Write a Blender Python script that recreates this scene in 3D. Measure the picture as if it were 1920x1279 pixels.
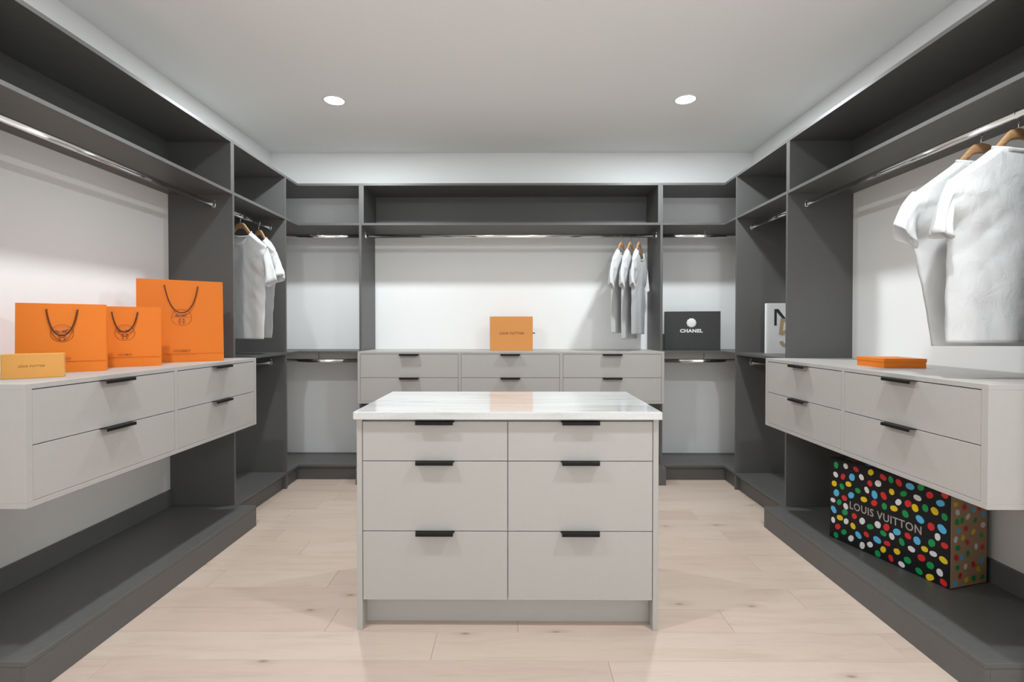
import bpy, bmesh, math, random
from mathutils import Vector, Matrix, noise

# ------------------------------------------------------------------ scene, camera, world, exposure
for o in list(bpy.data.objects):
    bpy.data.objects.remove(o, do_unlink=True)
scene = bpy.context.scene
COL = scene.collection

H = 1.2526                                   # eye height of the camera
cam_data = bpy.data.cameras.new('camera')
cam_data.sensor_fit = 'HORIZONTAL'
cam_data.sensor_width = 36.0
cam_data.lens = 951.2 / 1920.0 * 36.0
cam_data.shift_y = -12.7 / 1920.0
cam_data.clip_start = 0.05
cam = bpy.data.objects.new('camera', cam_data)
COL.objects.link(cam)
cam.location = (0.0, 0.0, H)
cam.rotation_euler = (math.pi / 2 - 0.0116, 0.0, 0.006)
scene.camera = cam

world = bpy.data.worlds.new('world')
scene.world = world
world.use_nodes = True
wbg = world.node_tree.nodes['Background']
wbg.inputs['Color'].default_value = (0.915, 0.97, 1.0, 1)
wbg.inputs['Strength'].default_value = 2.0     # soft daylight of the next room, coming in through the doorway behind the camera

scene.view_settings.view_transform = 'Standard'
scene.view_settings.look = 'None'
scene.view_settings.gamma = 1.0
scene.view_settings.use_curve_mapping = False
scene.view_settings.exposure = 0.40
LAMP_W = 20.0                                # watts of each recessed downlight

# ------------------------------------------------------------------ measured layout (metres)
XWL, XWR, YB, ZC = -2.1904, 2.1182, 4.5652, 2.8255    # wall faces, ceiling
OPEN = (-0.40, 1.60)                                    # doorway to the next room behind the camera, as mirrored in the back rail
YFRONT = -1.3                                          # wall behind the camera
XL, XR, YF = -1.7812, 1.7087, 4.1586                   # fronts of the wardrobe runs
ZT, ZTU, ZS, ZSU = 2.44, 2.4208, 2.1159, 2.0971        # top panel, upper shelf
ZM = 1.066                                             # middle shelf / drawer cabinet tops
ZDB = 0.6464                                           # underside of the floating cabinets
ZB = 0.1306                                            # base shelf
T = 0.0190
RAIL_IN, RAIL_Z = 0.113, 2.029
P1, P2 = 3.198, 3.930

# ------------------------------------------------------------------ helpers
def lin(r, g, b):
    f = lambda c: (c / 255) / 12.92 if c <= 10.3 else (((c / 255) + 0.055) / 1.055) ** 2.4
    return (f(r), f(g), f(b), 1.0)

def box(bm, x0, x1, y0, y1, z0, z1, bev=0.0):
    if x0 > x1: x0, x1 = x1, x0
    if y0 > y1: y0, y1 = y1, y0
    if z0 > z1: z0, z1 = z1, z0
    vs = [bm.verts.new((x, y, z)) for x in (x0, x1) for y in (y0, y1) for z in (z0, z1)]
    q = [(0, 1, 3, 2), (4, 6, 7, 5), (0, 4, 5, 1), (2, 3, 7, 6), (0, 2, 6, 4), (1, 5, 7, 3)]
    fs = [bm.faces.new([vs[i] for i in f]) for f in q]
    if bev > 0:
        es = set(e for f in fs for e in f.edges)
        bmesh.ops.bevel(bm, geom=list(es), offset=bev, segments=1, affect='EDGES', profile=0.5)

def prism(bm, poly, z0, z1, bev=0.0):
    lo = [bm.verts.new((x, y, z0)) for x, y in poly]
    hi = [bm.verts.new((x, y, z1)) for x, y in poly]
    n = len(poly)
    fs = [bm.faces.new(lo[::-1]), bm.faces.new(hi)]
    for i in range(n):
        j = (i + 1) % n
        fs.append(bm.faces.new((lo[i], lo[j], hi[j], hi[i])))
    bmesh.ops.recalc_face_normals(bm, faces=fs)
    if bev > 0:
        es = set(e for f in fs for e in f.edges)
        bmesh.ops.bevel(bm, geom=list(es), offset=bev, segments=1, affect='EDGES', profile=0.5)

def loft(bm, rings, closed=True, cap=True, smooth=True):
    vr = [[bm.verts.new(p) for p in r] for r in rings]
    n = len(vr[0]); fs = []
    for a, b in zip(vr, vr[1:]):
        for i in range(n if closed else n - 1):
            j = (i + 1) % n
            fs.append(bm.faces.new((a[i], a[j], b[j], b[i])))
    if cap and closed:
        fs.append(bm.faces.new(vr[0][::-1])); fs.append(bm.faces.new(vr[-1]))
    for f in fs: f.smooth = smooth and len(f.verts) == 4
    bmesh.ops.recalc_face_normals(bm, faces=fs)

def tube(bm, pts, r, seg=8):
    pts = [Vector(p) for p in pts]
    rings = []; up = None
    for i, p in enumerate(pts):
        a = pts[max(i - 1, 0)]; b = pts[min(i + 1, len(pts) - 1)]
        t = (b - a).normalized()
        if up is None:
            up = t.orthogonal().normalized()
        up = (up - t * up.dot(t)).normalized()
        s = t.cross(up)
        rr = r[i] if isinstance(r, (list, tuple)) else r
        rings.append([p + (up * math.cos(k * 2 * math.pi / seg) + s * math.sin(k * 2 * math.pi / seg)) * rr for k in range(seg)])
    loft(bm, rings)

def mesh_obj(name, bm, mat, parent=None, off=(0, 0, 0)):
    if off != (0, 0, 0):
        bmesh.ops.translate(bm, verts=bm.verts, vec=-Vector(off))
    me = bpy.data.meshes.new(name)
    bm.to_mesh(me); bm.free()
    if mat: me.materials.append(mat)
    o = bpy.data.objects.new(name, me)
    COL.objects.link(o)
    if parent: o.parent = parent
    return o

class Thing:
    """An Empty at the thing's base; parts are given in world coordinates."""
    def __init__(self, name, label, cat, loc=(0, 0, 0), rz=0.0, group=None):
        self.e = bpy.data.objects.new(name, None)
        COL.objects.link(self.e)
        self.e.empty_display_size = 0.05
        self.e.location = loc; self.e.rotation_euler = (0, 0, rz)
        self.off = tuple(loc)
        self.e['label'] = label; self.e['category'] = cat
        if group: self.e['group'] = group
    def part(self, name, bm, mat, parent=None):              # world coordinates
        return mesh_obj(name, bm, mat, parent or self.e, self.off)
    def lpart(self, name, bm, mat, parent=None):             # local coordinates
        return mesh_obj(name, bm, mat, parent or self.e)
    def bx(self, name, mat, x0, x1, y0, y1, z0, z1, bev=0.0008, parent=None):
        bm = bmesh.new(); box(bm, x0, x1, y0, y1, z0, z1, bev)
        return self.part(name, bm, mat, parent)

def tag(o, label, cat, group=None):
    o['label'] = label; o['category'] = cat
    if group: o['group'] = group
    return o

def struct(name, bm, mat):
    o = mesh_obj(name, bm, mat); o['kind'] = 'structure'
    return o

# ------------------------------------------------------------------ materials
def new_mat(name):
    m = bpy.data.materials.new(name); m.use_nodes = True
    nt = m.node_tree
    return m, nt, nt.nodes['Principled BSDF']

def mapping(nt, scale, src='Object', rot=(0, 0, 0)):
    tc = nt.nodes.new('ShaderNodeTexCoord'); mp = nt.nodes.new('ShaderNodeMapping')
    mp.inputs['Scale'].default_value = scale; mp.inputs['Rotation'].default_value = rot
    nt.links.new(tc.outputs[src], mp.inputs['Vector'])
    return mp

def add_noise(nt, vec, scale, detail=3, rough=0.5):
    n = nt.nodes.new('ShaderNodeTexNoise')
    n.inputs['Scale'].default_value = scale; n.inputs['Detail'].default_value = detail
    n.inputs['Roughness'].default_value = rough
    nt.links.new(vec, n.inputs['Vector'])
    return n

def ramp(nt, fac, stops):
    r = nt.nodes.new('ShaderNodeValToRGB')
    els = r.color_ramp.elements
    while len(els) < len(stops): els.new(0.5)
    for e, (p, c) in zip(els, stops):
        e.position = p; e.color = c
    nt.links.new(fac, r.inputs['Fac'])
    return r

def bump(nt, bs, height, strength, dist=0.001):
    b = nt.nodes.new('ShaderNodeBump')
    b.inputs['Strength'].default_value = strength; b.inputs['Distance'].default_value = dist
    nt.links.new(height, b.inputs['Height']); nt.links.new(b.outputs['Normal'], bs.inputs['Normal'])

def simple(name, col, rough=0.5, metal=0.0, spec=0.5, grain=None, bumpy=0.0):
    m, nt, bs = new_mat(name)
    bs.inputs['Roughness'].default_value = rough; bs.inputs['Metallic'].default_value = metal
    bs.inputs['Specular IOR Level'].default_value = spec
    if grain:
        mp = mapping(nt, grain[0])
        n = add_noise(nt, mp.outputs['Vector'], grain[1], 4)
        a = tuple(c * (1 - grain[2]) for c in col[:3]) + (1,); b = tuple(min(1, c * (1 + grain[2])) for c in col[:3]) + (1,)
        r = ramp(nt, n.outputs['Fac'], [(0.3, a), (0.7, b)])
        nt.links.new(r.outputs['Color'], bs.inputs['Base Color'])
        if bumpy: bump(nt, bs, n.outputs['Fac'], bumpy)
    else:
        bs.inputs['Base Color'].default_value = col
    return m

M = {}
M['wall'] = simple('wall_paint', (0.92, 0.918, 0.91, 1), 0.7, spec=0.25, grain=((1, 1, 1), 60, 0.006), bumpy=0.04)
M['ceil'] = simple('ceiling_paint', (0.92, 0.918, 0.905, 1), 0.8, spec=0.2, grain=((1, 1, 1), 60, 0.006), bumpy=0.04)
M['char'] = simple('charcoal_laminate', (0.112, 0.110, 0.106, 1), 0.42, spec=0.45, grain=((1, 1, 10), 30, 0.06), bumpy=0.05)
M['taupe'] = simple('taupe_laminate', (0.465, 0.442, 0.416, 1), 0.45, spec=0.4, grain=((1, 1, 1), 40, 0.012))
M['chrome'] = simple('chrome', (0.82, 0.82, 0.82, 1), 0.10, metal=1.0)
M['black'] = simple('black_metal', (0.010, 0.009, 0.008, 1), 0.5, spec=0.2)
M['zinc'] = simple('bracket_metal', (0.75, 0.75, 0.75, 1), 0.25, metal=1.0)
M['hwood'] = simple('hanger_wood', (0.46, 0.26, 0.125, 1), 0.4, grain=((4, 30, 30), 6, 0.25))
M['orange'] = simple('orange_paper', (0.80, 0.200, 0.016, 1), 0.6, spec=0.3, grain=((1, 1, 1), 300, 0.03))
M['orange_box'] = simple('orange_card', (0.80, 0.20, 0.012, 1), 0.55, spec=0.3, grain=((1, 1, 1), 300, 0.03))
M['tan_box'] = simple('saffron_card', (0.74, 0.35, 0.085, 1), 0.6, spec=0.3, grain=((1, 1, 1), 200, 0.03))
M['apricot_box'] = simple('apricot_card', (0.70, 0.30, 0.085, 1), 0.6, spec=0.3, grain=((1, 1, 1), 200, 0.03))
M['cord'] = simple('brown_cord', (0.10, 0.025, 0.010, 1), 0.8, grain=((1, 1, 1), 500, 0.3))
M['ink'] = simple('brown_ink', (0.20, 0.050, 0.020, 1), 0.7)
M['ink_soft'] = simple('faded_brown_ink', (0.42, 0.11, 0.02, 1), 0.7)
M['ink_blue'] = simple('violet_ink', (0.13, 0.07, 0.14, 1), 0.7)
M['box_black'] = simple('black_card', (0.045, 0.044, 0.044, 1), 0.5, spec=0.35, grain=((1, 1, 1), 60, 0.12))
M['dot_black'] = simple('black_print', (0.008, 0.008, 0.010, 1), 0.4, spec=0.3)
M['kraft'] = simple('kraft_card', (0.46, 0.285, 0.165, 1), 0.65, grain=((1, 1, 1), 200, 0.05))
M['white_print'] = simple('white_print', (0.85, 0.85, 0.85, 1), 0.5)
M['grey_letter'] = simple('warm_grey_print', (0.46, 0.40, 0.37, 1), 0.5)
M['paper'] = simple('white_cover', (0.84, 0.84, 0.84, 1), 0.4)
M['gold'] = simple('gold_print', (0.50, 0.36, 0.20, 1), 0.5)
M['ink_black'] = simple('black_ink', (0.02, 0.02, 0.02, 1), 0.5)
M['trim_white'] = simple('white_trim', (0.8, 0.8, 0.8, 1), 0.5)
for k, c in dict(g=(0.0, 0.32, 0.075), w=(0.82, 0.80, 0.80), r=(0.72, 0.022, 0.022), y=(0.86, 0.60, 0.010), b=(0.10, 0.50, 0.82)).items():
    M['dot_' + k] = simple('dot_ink_' + k, c + (1,), 0.45)

def cloth_mat():
    m, nt, bs = new_mat('white_cotton')
    bs.inputs['Base Color'].default_value = (0.88, 0.88, 0.88, 1)
    bs.inputs['Roughness'].default_value = 0.9
    bs.inputs['Specular IOR Level'].default_value = 0.1
    mp = mapping(nt, (1, 1, 0.6)); n = add_noise(nt, mp.outputs['Vector'], 20, 6, 0.62); n.inputs['Distortion'].default_value = 1.2
    bump(nt, bs, n.outputs['Fac'], 0.45, 0.009)
    tr = nt.nodes.new('ShaderNodeBsdfTranslucent'); tr.inputs['Color'].default_value = (0.90, 0.90, 0.90, 1)
    mx = nt.nodes.new('ShaderNodeMixShader'); mx.inputs[0].default_value = 0.36
    out = nt.nodes['Material Output']
    nt.links.new(bs.outputs[0], mx.inputs[1]); nt.links.new(tr.outputs[0], mx.inputs[2]); nt.links.new(mx.outputs[0], out.inputs['Surface'])
    return m
M['cloth'] = cloth_mat()

def marble_mat():
    m, nt, bs = new_mat('white_marble')
    mp = mapping(nt, (0.55, 3.2, 3.2), rot=(0, 0, 0.12))
    n1 = add_noise(nt, mp.outputs['Vector'], 3.2, 8, 0.62); n1.inputs['Distortion'].default_value = 0.8
    r1 = ramp(nt, n1.outputs['Fac'], [(0.30, (0.50, 0.485, 0.465, 1)), (0.47, (0.655, 0.648, 0.635, 1)), (0.62, (0.70, 0.695, 0.688, 1))])
    mp2 = mapping(nt, (1, 1, 1)); n2 = add_noise(nt, mp2.outputs['Vector'], 90, 3)
    r2 = ramp(nt, n2.outputs['Fac'], [(0.3, (0.94, 0.94, 0.94, 1)), (0.6, (1, 1, 1, 1))])
    mx = nt.nodes.new('ShaderNodeMix'); mx.data_type = 'RGBA'; mx.blend_type = 'MULTIPLY'; mx.inputs[0].default_value = 1.0
    nt.links.new(r1.outputs['Color'], mx.inputs[6]); nt.links.new(r2.outputs['Color'], mx.inputs[7])
    nt.links.new(mx.outputs[2], bs.inputs['Base Color'])
    bs.inputs['Roughness'].default_value = 0.10
    return m
M['marble'] = marble_mat()

def oak_mat():
    m, nt, bs = new_mat('pale_oak')
    tc = nt.nodes.new('ShaderNodeTexCoord'); oi = nt.nodes.new('ShaderNodeObjectInfo')
    mul = nt.nodes.new('ShaderNodeMath'); mul.operation = 'MULTIPLY'; mul.inputs[1].default_value = 57.0
    nt.links.new(oi.outputs['Random'], mul.inputs[0])
    comb = nt.nodes.new('ShaderNodeCombineXYZ')
    for i in range(3): nt.links.new(mul.outputs[0], comb.inputs[i])
    add = nt.nodes.new('ShaderNodeVectorMath'); add.operation = 'ADD'
    nt.links.new(tc.outputs['Object'], add.inputs[0]); nt.links.new(comb.outputs[0], add.inputs[1])
    mp = nt.nodes.new('ShaderNodeMapping'); mp.inputs['Scale'].default_value = (1.0, 9.0, 9.0)
    nt.links.new(add.outputs[0], mp.inputs['Vector'])
    grain = add_noise(nt, mp.outputs['Vector'], 2.6, 8, 0.62); grain.inputs['Distortion'].default_value = 0.5
    fine = nt.nodes.new('ShaderNodeMapping'); fine.inputs['Scale'].default_value = (2.5, 60.0, 60.0)
    nt.links.new(add.outputs[0], fine.inputs['Vector'])
    fn = add_noise(nt, fine.outputs['Vector'], 4.0, 4, 0.6)
    tint = ramp(nt, oi.outputs['Random'], [(0.0, (0.665, 0.535, 0.445, 1)), (0.2, (0.69, 0.56, 0.468, 1)), (0.38, (0.635, 0.495, 0.418, 1)), (0.55, (0.67, 0.54, 0.452, 1)), (0.72, (0.70, 0.57, 0.485, 1)), (0.87, (0.645, 0.505, 0.425, 1)), (1.0, (0.68, 0.545, 0.46, 1))])
    g1 = ramp(nt, grain.outputs['Fac'], [(0.25, (0.86, 0.83, 0.815, 1)), (0.5, (0.975, 0.97, 0.965, 1)), (0.75, (1.0, 1.0, 1.0, 1))])
    g2 = ramp(nt, fn.outputs['Fac'], [(0.3, (0.95, 0.945, 0.94, 1)), (0.65, (1, 1, 1, 1))])
    # knots: rare small dark eyes
    km = nt.nodes.new('ShaderNodeMapping'); km.inputs['Scale'].default_value = (1.0, 2.6, 0.001)
    nt.links.new(add.outputs[0], km.inputs['Vector'])
    vo = nt.nodes.new('ShaderNodeTexVoronoi'); vo.voronoi_dimensions = '2D'; vo.inputs['Scale'].default_value = 1.15
    nt.links.new(km.outputs['Vector'], vo.inputs['Vector'])
    kn = ramp(nt, vo.outputs['Distance'], [(0.0, (0.42, 0.39, 0.39, 1)), (0.014, (0.62, 0.58, 0.57, 1)), (0.03, (0.90, 0.88, 0.87, 1)), (0.10, (1, 1, 1, 1))])
    def mult(a, b):
        mx = nt.nodes.new('ShaderNodeMix'); mx.data_type = 'RGBA'; mx.blend_type = 'MULTIPLY'; mx.inputs[0].default_value = 1.0
        nt.links.new(a, mx.inputs[6]); nt.links.new(b, mx.inputs[7]); return mx.outputs[2]
    c = mult(mult(mult(tint.outputs['Color'], g1.outputs['Color']), g2.outputs['Color']), kn.outputs['Color'])
    nt.links.new(c, bs.inputs['Base Color'])
    bs.inputs['Roughness'].default_value = 0.36
    bs.inputs['Specular IOR Level'].default_value = 0.4
    bump(nt, bs, fn.outputs['Fac'], 0.06)
    return m
M['oak'] = oak_mat()
M['subfloor'] = simple('subfloor', (0.22, 0.16, 0.12, 1), 0.9)

def emit_mat(name, col, s):
    m, nt, bs = new_mat(name)
    bs.inputs['Base Color'].default_value = (0.8, 0.8, 0.8, 1)
    bs.inputs['Emission Color'].default_value = col; bs.inputs['Emission Strength'].default_value = s
    return m
M['lens'] = emit_mat('lit_lens', (1, 0.98, 0.95, 1), 14.0)

# ------------------------------------------------------------------ the room
W = 0.12
bm = bmesh.new(); box(bm, XWL - W, XWR + W, YFRONT - W, YB + W, -0.15, -0.014); floor = struct('floor', bm, M['subfloor'])
bm = bmesh.new(); box(bm, XWL - W, XWR + W, YFRONT - W, YB + W, ZC, ZC + W); struct('ceiling', bm, M['ceil'])
bm = bmesh.new(); box(bm, XWL - W, XWL, YFRONT, YB, -0.014, ZC); struct('wall_left', bm, M['wall'])
bm = bmesh.new(); box(bm, XWR, XWR + W, YFRONT, YB, -0.014, ZC); struct('wall_right', bm, M['wall'])
bm = bmesh.new(); box(bm, XWL - W, XWR + W, YB, YB + W, -0.014, ZC); struct('wall_back', bm, M['wall'])
bm = bmesh.new()                                            # wall behind the camera with a wide cased opening
box(bm, XWL - W, OPEN[0], YFRONT - W, YFRONT, -0.014, ZC); box(bm, OPEN[1], XWR + W, YFRONT - W, YFRONT, -0.014, ZC); box(bm, OPEN[0], OPEN[1], YFRONT - W, YFRONT, 2.35, ZC)
struct('wall_front', bm, M['wall'])

# oak planks, one object each, rows run along X
random.seed(11)
ROW, Y0 = 0.1767, 2.0755
joints = {0: [-0.32, 1.486], 1: [-0.787, 0.012, 0.905], 2: [1.304, -0.62], 3: [-1.4935, -0.910, 0.62], 4: [1.27, -0.75], 5: [0.31, -1.2],
          6: [-1.427, 1.27, -0.15], 7: [0.75, -0.95], 8: [-1.51, -0.1, 1.2], -1: [-1.525, 0.35], -2: [-0.9, 1.0]}
# row k spans Y0+(k-1)*ROW .. Y0+k*ROW
k0 = math.floor((YFRONT - Y0) / ROW); k1 = math.ceil((YB - Y0) / ROW) + 1
for k in range(k0, k1 + 1):
    ya, yb = Y0 + (k - 1) * ROW, Y0 + k * ROW
    ya, yb = max(ya, YFRONT), min(yb, YB)
    if yb - ya < 0.01: continue
    js = joints.get(k)
    if js is None:
        a = random.uniform(-1.7, -0.4); js = [a, a + random.uniform(1.1, 1.9)]
    xs = [XWL] + sorted(j for j in js if XWL < j < XWR) + [XWR]
    for xa, xb in zip(xs, xs[1:]):
        g = 0.0005
        bm = bmesh.new()
        cx, cyy = (xa + xb) / 2, (ya + yb) / 2
        box(bm, xa + g - cx, xb - g - cx, ya + g - cyy, yb - g - cyy, -0.014, random.uniform(-0.0003, 0.0), 0.0005)
        p = mesh_obj('plank', bm, M['oak'], floor)
        p.location = (cx, cyy, 0)

# ------------------------------------------------------------------ ceiling downlights
def downlight(x, y, where, off=None):
    """recessed lamp; off = left/right marks the pair just above the frame, whose light throws the shadows under the side cabinets"""
    t = Thing('ceiling_downlight' + ('_%s_offscreen' % off if off else ''), 'round white recessed ceiling downlight ' + where, 'light', (x, y, ZC), 0, 'recessed ceiling downlights')
    bm = bmesh.new(); n = 40
    prof = [(0.064, -0.001), (0.066, -0.004), (0.078, -0.0035), (0.081, -0.001), (0.081, 0.0005)]
    rings = [[(r * math.cos(a * 2 * math.pi / n), r * math.sin(a * 2 * math.pi / n), z) for a in range(n)] for r, z in prof]
    loft(bm, rings, cap=False)
    t.lpart('trim_ring', bm, M['trim_white'])
    bm = bmesh.new()
    rings = [[(r * math.cos(a * 2 * math.pi / n), r * math.sin(a * 2 * math.pi / n), z) for a in range(n)] for r, z in ((0.0655, 0.0), (0.0655, -0.0025), (0.03, -0.003))]
    loft(bm, rings)
    t.lpart('lens', bm, M['lens'])
    ld = bpy.data.lights.new('downlight_lamp', 'AREA')
    ld.shape = 'DISK'; ld.size = 0.12; ld.energy = LAMP_W; ld.color = (0.905, 0.97, 1.0)
    lo = bpy.data.objects.new('downlight_lamp' + ('_%s_offscreen' % off if off else ''), ld); COL.objects.link(lo)
    lo.parent = t.e; lo.location = (0, 0, -0.008)
downlight(-1.246, 3.51, 'near the empty corner shelving')
downlight(1.171, 3.51, 'near the corner shelving with the black gift box')
downlight(-1.246, 1.30, 'near the small saffron box', 'left')
downlight(1.171, 1.30, 'near the two T-shirts over the orange box', 'right')

# ------------------------------------------------------------------ hanging rails
def oval_ring(axis, c, at, w=0.0075, h=0.015, n=16):
    r = []
    for k in range(n):
        a = k * 2 * math.pi / n
        ca, sa = math.cos(a), math.sin(a)
        u = w * math.copysign(abs(ca) ** 0.6, ca); v = h * math.copysign(abs(sa) ** 0.8, sa)
        r.append((c + u, at, RAIL_Z * 0 + v) if axis == 'y' else (at, c + u, v))
    return r

def rail(t, axis, c, a, b, z, mids=(), up_to=None):
    bm = bmesh.new()
    loft(bm, [[(p[0], p[1], p[2] + z) for p in oval_ring(axis, c, s)] for s in (a, b)])
    o = t.part('hanging_rail', bm, M['chrome'])
    for s, d in ((a, 1), (b, -1)):                       # end cups
        bm = bmesh.new()
        rr = []
        for w_, h_, dd in ((0.0095, 0.0175, 0.0), (0.0095, 0.0175, 0.012), (0.0078, 0.0153, 0.012)):
            rr.append([(p[0], p[1], p[2] + z) for p in oval_ring(axis, c, s + d * dd, w_, h_)])
        loft(bm, rr, cap=False)
        f = [(0.004 * sx, z + 0.024 * 1.0 + 0.0 * sx) for sx in (-1, 1)]
        if axis == 'y': box(bm, c - 0.006, c + 0.006, s, s + d * 0.004, z + 0.012, z + 0.030)
        else: box(bm, s, s + d * 0.004, c - 0.006, c + 0.006, z + 0.012, z + 0.030)
        t.part('rail_bracket', bm, M['zinc'], o)
    for s in mids:                                        # middle support dropping from the shelf
        bm = bmesh.new()
        if axis == 'y': box(bm, c - 0.004, c + 0.004, s - 0.006, s + 0.006, z + 0.012, up_to); box(bm, c - 0.0095, c + 0.0095, s - 0.007, s + 0.007, z - 0.017, z + 0.017, 0.004)
        else: box(bm, s - 0.003, s + 0.003, c - 0.004, c + 0.004, z + 0.012, up_to); box(bm, s - 0.004, s + 0.004, c - 0.0095, c + 0.0095, z - 0.017, z + 0.017, 0.004)
        t.part('rail_bracket', bm, M['zinc'], o)
    return o

# ------------------------------------------------------------------ side wardrobes (s = -1 left, +1 right)
C = M['char']
def wide_bay(s, xf, xw, xbase, yn, label):
    t = Thing('wardrobe_bay', label, 'wardrobe', ((xf + xw) / 2, (yn + P1) / 2, 0))
    t.bx('side_panel', C, xf, xw, yn - T, yn, 0, ZTU)
    t.bx('top_panel', C, xf, xw, yn - T, P1, ZTU, ZT)
    t.bx('box_side', C, xf, xw, P1 - T, P1 - 0.0003, ZS, ZTU)
    t.bx('back_panel', C, xw, xw - s * 0.019, yn, P1 - T, ZS, ZTU)
    t.bx('shelf', C, xf, xw, yn, P1, ZSU, ZS)
    rail(t, 'y', xf + s * RAIL_IN, yn, P1, RAIL_Z)
    # deep base box with upstand along the wall
    t.bx('base_top', C, xbase, xw, yn, P1, ZB - T, ZB, 0.0014)
    t.bx('base_front', C, xbase, xbase + s * T, yn, P1, 0, ZB - T - 0.0004, 0.0012)
    t.bx('base_end', C, xbase + s * T, xw, yn, yn + T, 0, ZB - T - 0.0004)
    t.bx('base_end', C, xbase + s * T, xw, P1 - T, P1, 0, ZB - T - 0.0004)
    t.bx('upstand', C, xw, xw - s * 0.018, yn, P1, ZB, 0.231)
    return t

def narrow_bay(s, xf, xw, label):
    t = Thing('wardrobe_bay', label, 'wardrobe', ((xf + xw) / 2, (P1 + P2) / 2, 0))
    a, b = P1 + T, P2
    t.bx('side_panel', C, xf, xw, P1, a, 0, ZTU)
    t.bx('side_panel', C, xf, xw, P2, P2 + T, 0, ZTU)
    t.bx('top_panel', C, xf, xw, P1, P2 + T, ZTU, ZT)
    t.bx('shelf', C, xf, xw, a, b, ZSU, ZS)
    t.bx('shelf', C, xf, xw, a, b, ZM - T, ZM)
    t.bx('base_shelf', C, xf, xw, a, b, ZB - T, ZB)
    t.bx('toe_kick', C, xf + s * 0.030, xf + s * 0.048, a, b, 0, ZB - T)
    rail(t, 'y', xf + s * RAIL_IN, a, b, RAIL_Z)
    rail(t, 'y', xf + s * RAIL_IN, a, b, 0.986)
    return t

XQ0, XQ1 = -1.2591, 1.1869                    # inner faces of the back bay's side panels
def corner_bay(s, xf, xw, xq, label):
    y0 = P2 + T
    t = Thing('wardrobe_corner', label, 'wardrobe', ((xf + xw) / 2, (YF + YB) / 2, 0))
    poly = [(xw, y0), (xf, y0), (xf, YF), (xq, YF), (xq, YB), (xw, YB)]
    for name, z0, z1 in (('top_panel', ZTU, ZT), ('shelf', ZSU, ZS), ('shelf', ZM - T, ZM), ('base_shelf', ZB - T, ZB)):
        bm = bmesh.new(); prism(bm, poly, z0, z1, 0.0008); t.part(name, bm, C)
    k = 0.032
    bm = bmesh.new()
    prism(bm, [(xf + s * k, y0), (xf + s * k, YF + k), (xq, YF + k), (xq, YF + k + 0.018), (xf + s * (k + 0.018), YF + k + 0.018), (xf + s * (k + 0.018), y0)], 0, ZB - T)
    t.part('toe_kick', bm, C)
    a, b = (xw, xq) if xw < xq else (xq, xw)
    xm = -1.656 if s < 0 else 1.587
    rail(t, 'x', YF + RAIL_IN, a, b, RAIL_Z, (xm,), ZSU)
    rail(t, 'x', YF + RAIL_IN, a, b, 0.980, (xm,), ZM - T)
    return t

wide_bay(-1, XL, XWL, -1.6428, 1.682, 'wide charcoal wardrobe bay behind the orange paper bags, with empty chrome rail')
wide_bay(1, XR, XWR, 1.5717, 1.694, 'wide charcoal wardrobe bay holding two T-shirts above the flat orange box')
narrow_bay(-1, XL, XWL, 'narrow charcoal wardrobe bay with two white T-shirts on its upper rail')
narrow_bay(1, XR, XWR, 'narrow charcoal wardrobe bay with a white book on its middle shelf')
XO0, XO1 = XQ0 - 0.0205, XQ1 + 0.0205
corner_bay(-1, XL, XWL, XO0, 'empty charcoal corner shelving with L-shaped shelves and two chrome rails')
corner_bay(1, XR, XWR, XO1, 'charcoal corner shelving with a black gift box on its middle shelf')

t = Thing('wardrobe_bay', 'wide charcoal wardrobe bay on the back wall with three white shirts on its rail', 'wardrobe', ((XO0 + XO1) / 2, (YF + YB) / 2, 0))
for xo, xi, d in ((XO0, XQ0, 1), (XO1, XQ1, -1)):
    t.bx('side_panel', C, xo, xi, YF, YB, ZM, ZTU)
    t.bx('box_side', C, xi, xi + d * 0.0195, YF, YB, ZS, ZTU)
    t.bx('lower_side_panel', C, xo, xi, YF, YB, 0.135, ZDB)
t.bx('top_panel', C, XO0, XO1, YF, YB, ZTU, ZT)
t.bx('shelf', C, XQ0, XQ1, YF, YB, ZSU, ZS)
t.bx('back_panel', C, XQ0 + 0.0195, XQ1 - 0.0195, 4.526, 4.545, ZS, ZTU)
rail(t, 'x', YF + RAIL_IN, XQ0, XQ1, RAIL_Z)
t.bx('base_top', C, XO0 + 0.004, XO1 - 0.004, 4.035, YB, 0.116, 0.135)
t.bx('base_front', C, XO0 + 0.004, XO1 - 0.004, 4.035, 4.054, 0, 0.116)
t.bx('base_end', C, XO0 + 0.004, XO0 + 0.023, 4.054, YB, 0, 0.116)
t.bx('base_end', C, XO1 - 0.023, XO1 - 0.004, 4.054, YB, 0, 0.116)

# ------------------------------------------------------------------ drawers
TP = M['taupe']
def rot90(bm, k):
    bmesh.ops.rotate(bm, verts=bm.verts, cent=(0, 0, 0), matrix=Matrix.Rotation(k, 3, 'Z'))

HL = 0.154
def handle_bm():
    """edge pull in local space: drawer top edge at z=0, face at y=0, front is -y"""
    bm = bmesh.new()
    h = HL / 2
    prism(bm, [(-h - 0.004, 0.006), (h + 0.004, 0.006), (h + 0.004, -0.004), (h, -0.026), (-h, -0.026), (-h - 0.004, -0.004)][::-1], 0.0, 0.0024)
    box(bm, -h, h, -0.0285, -0.0245, -0.0105, 0.0024, 0.0008)
    return bm

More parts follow.
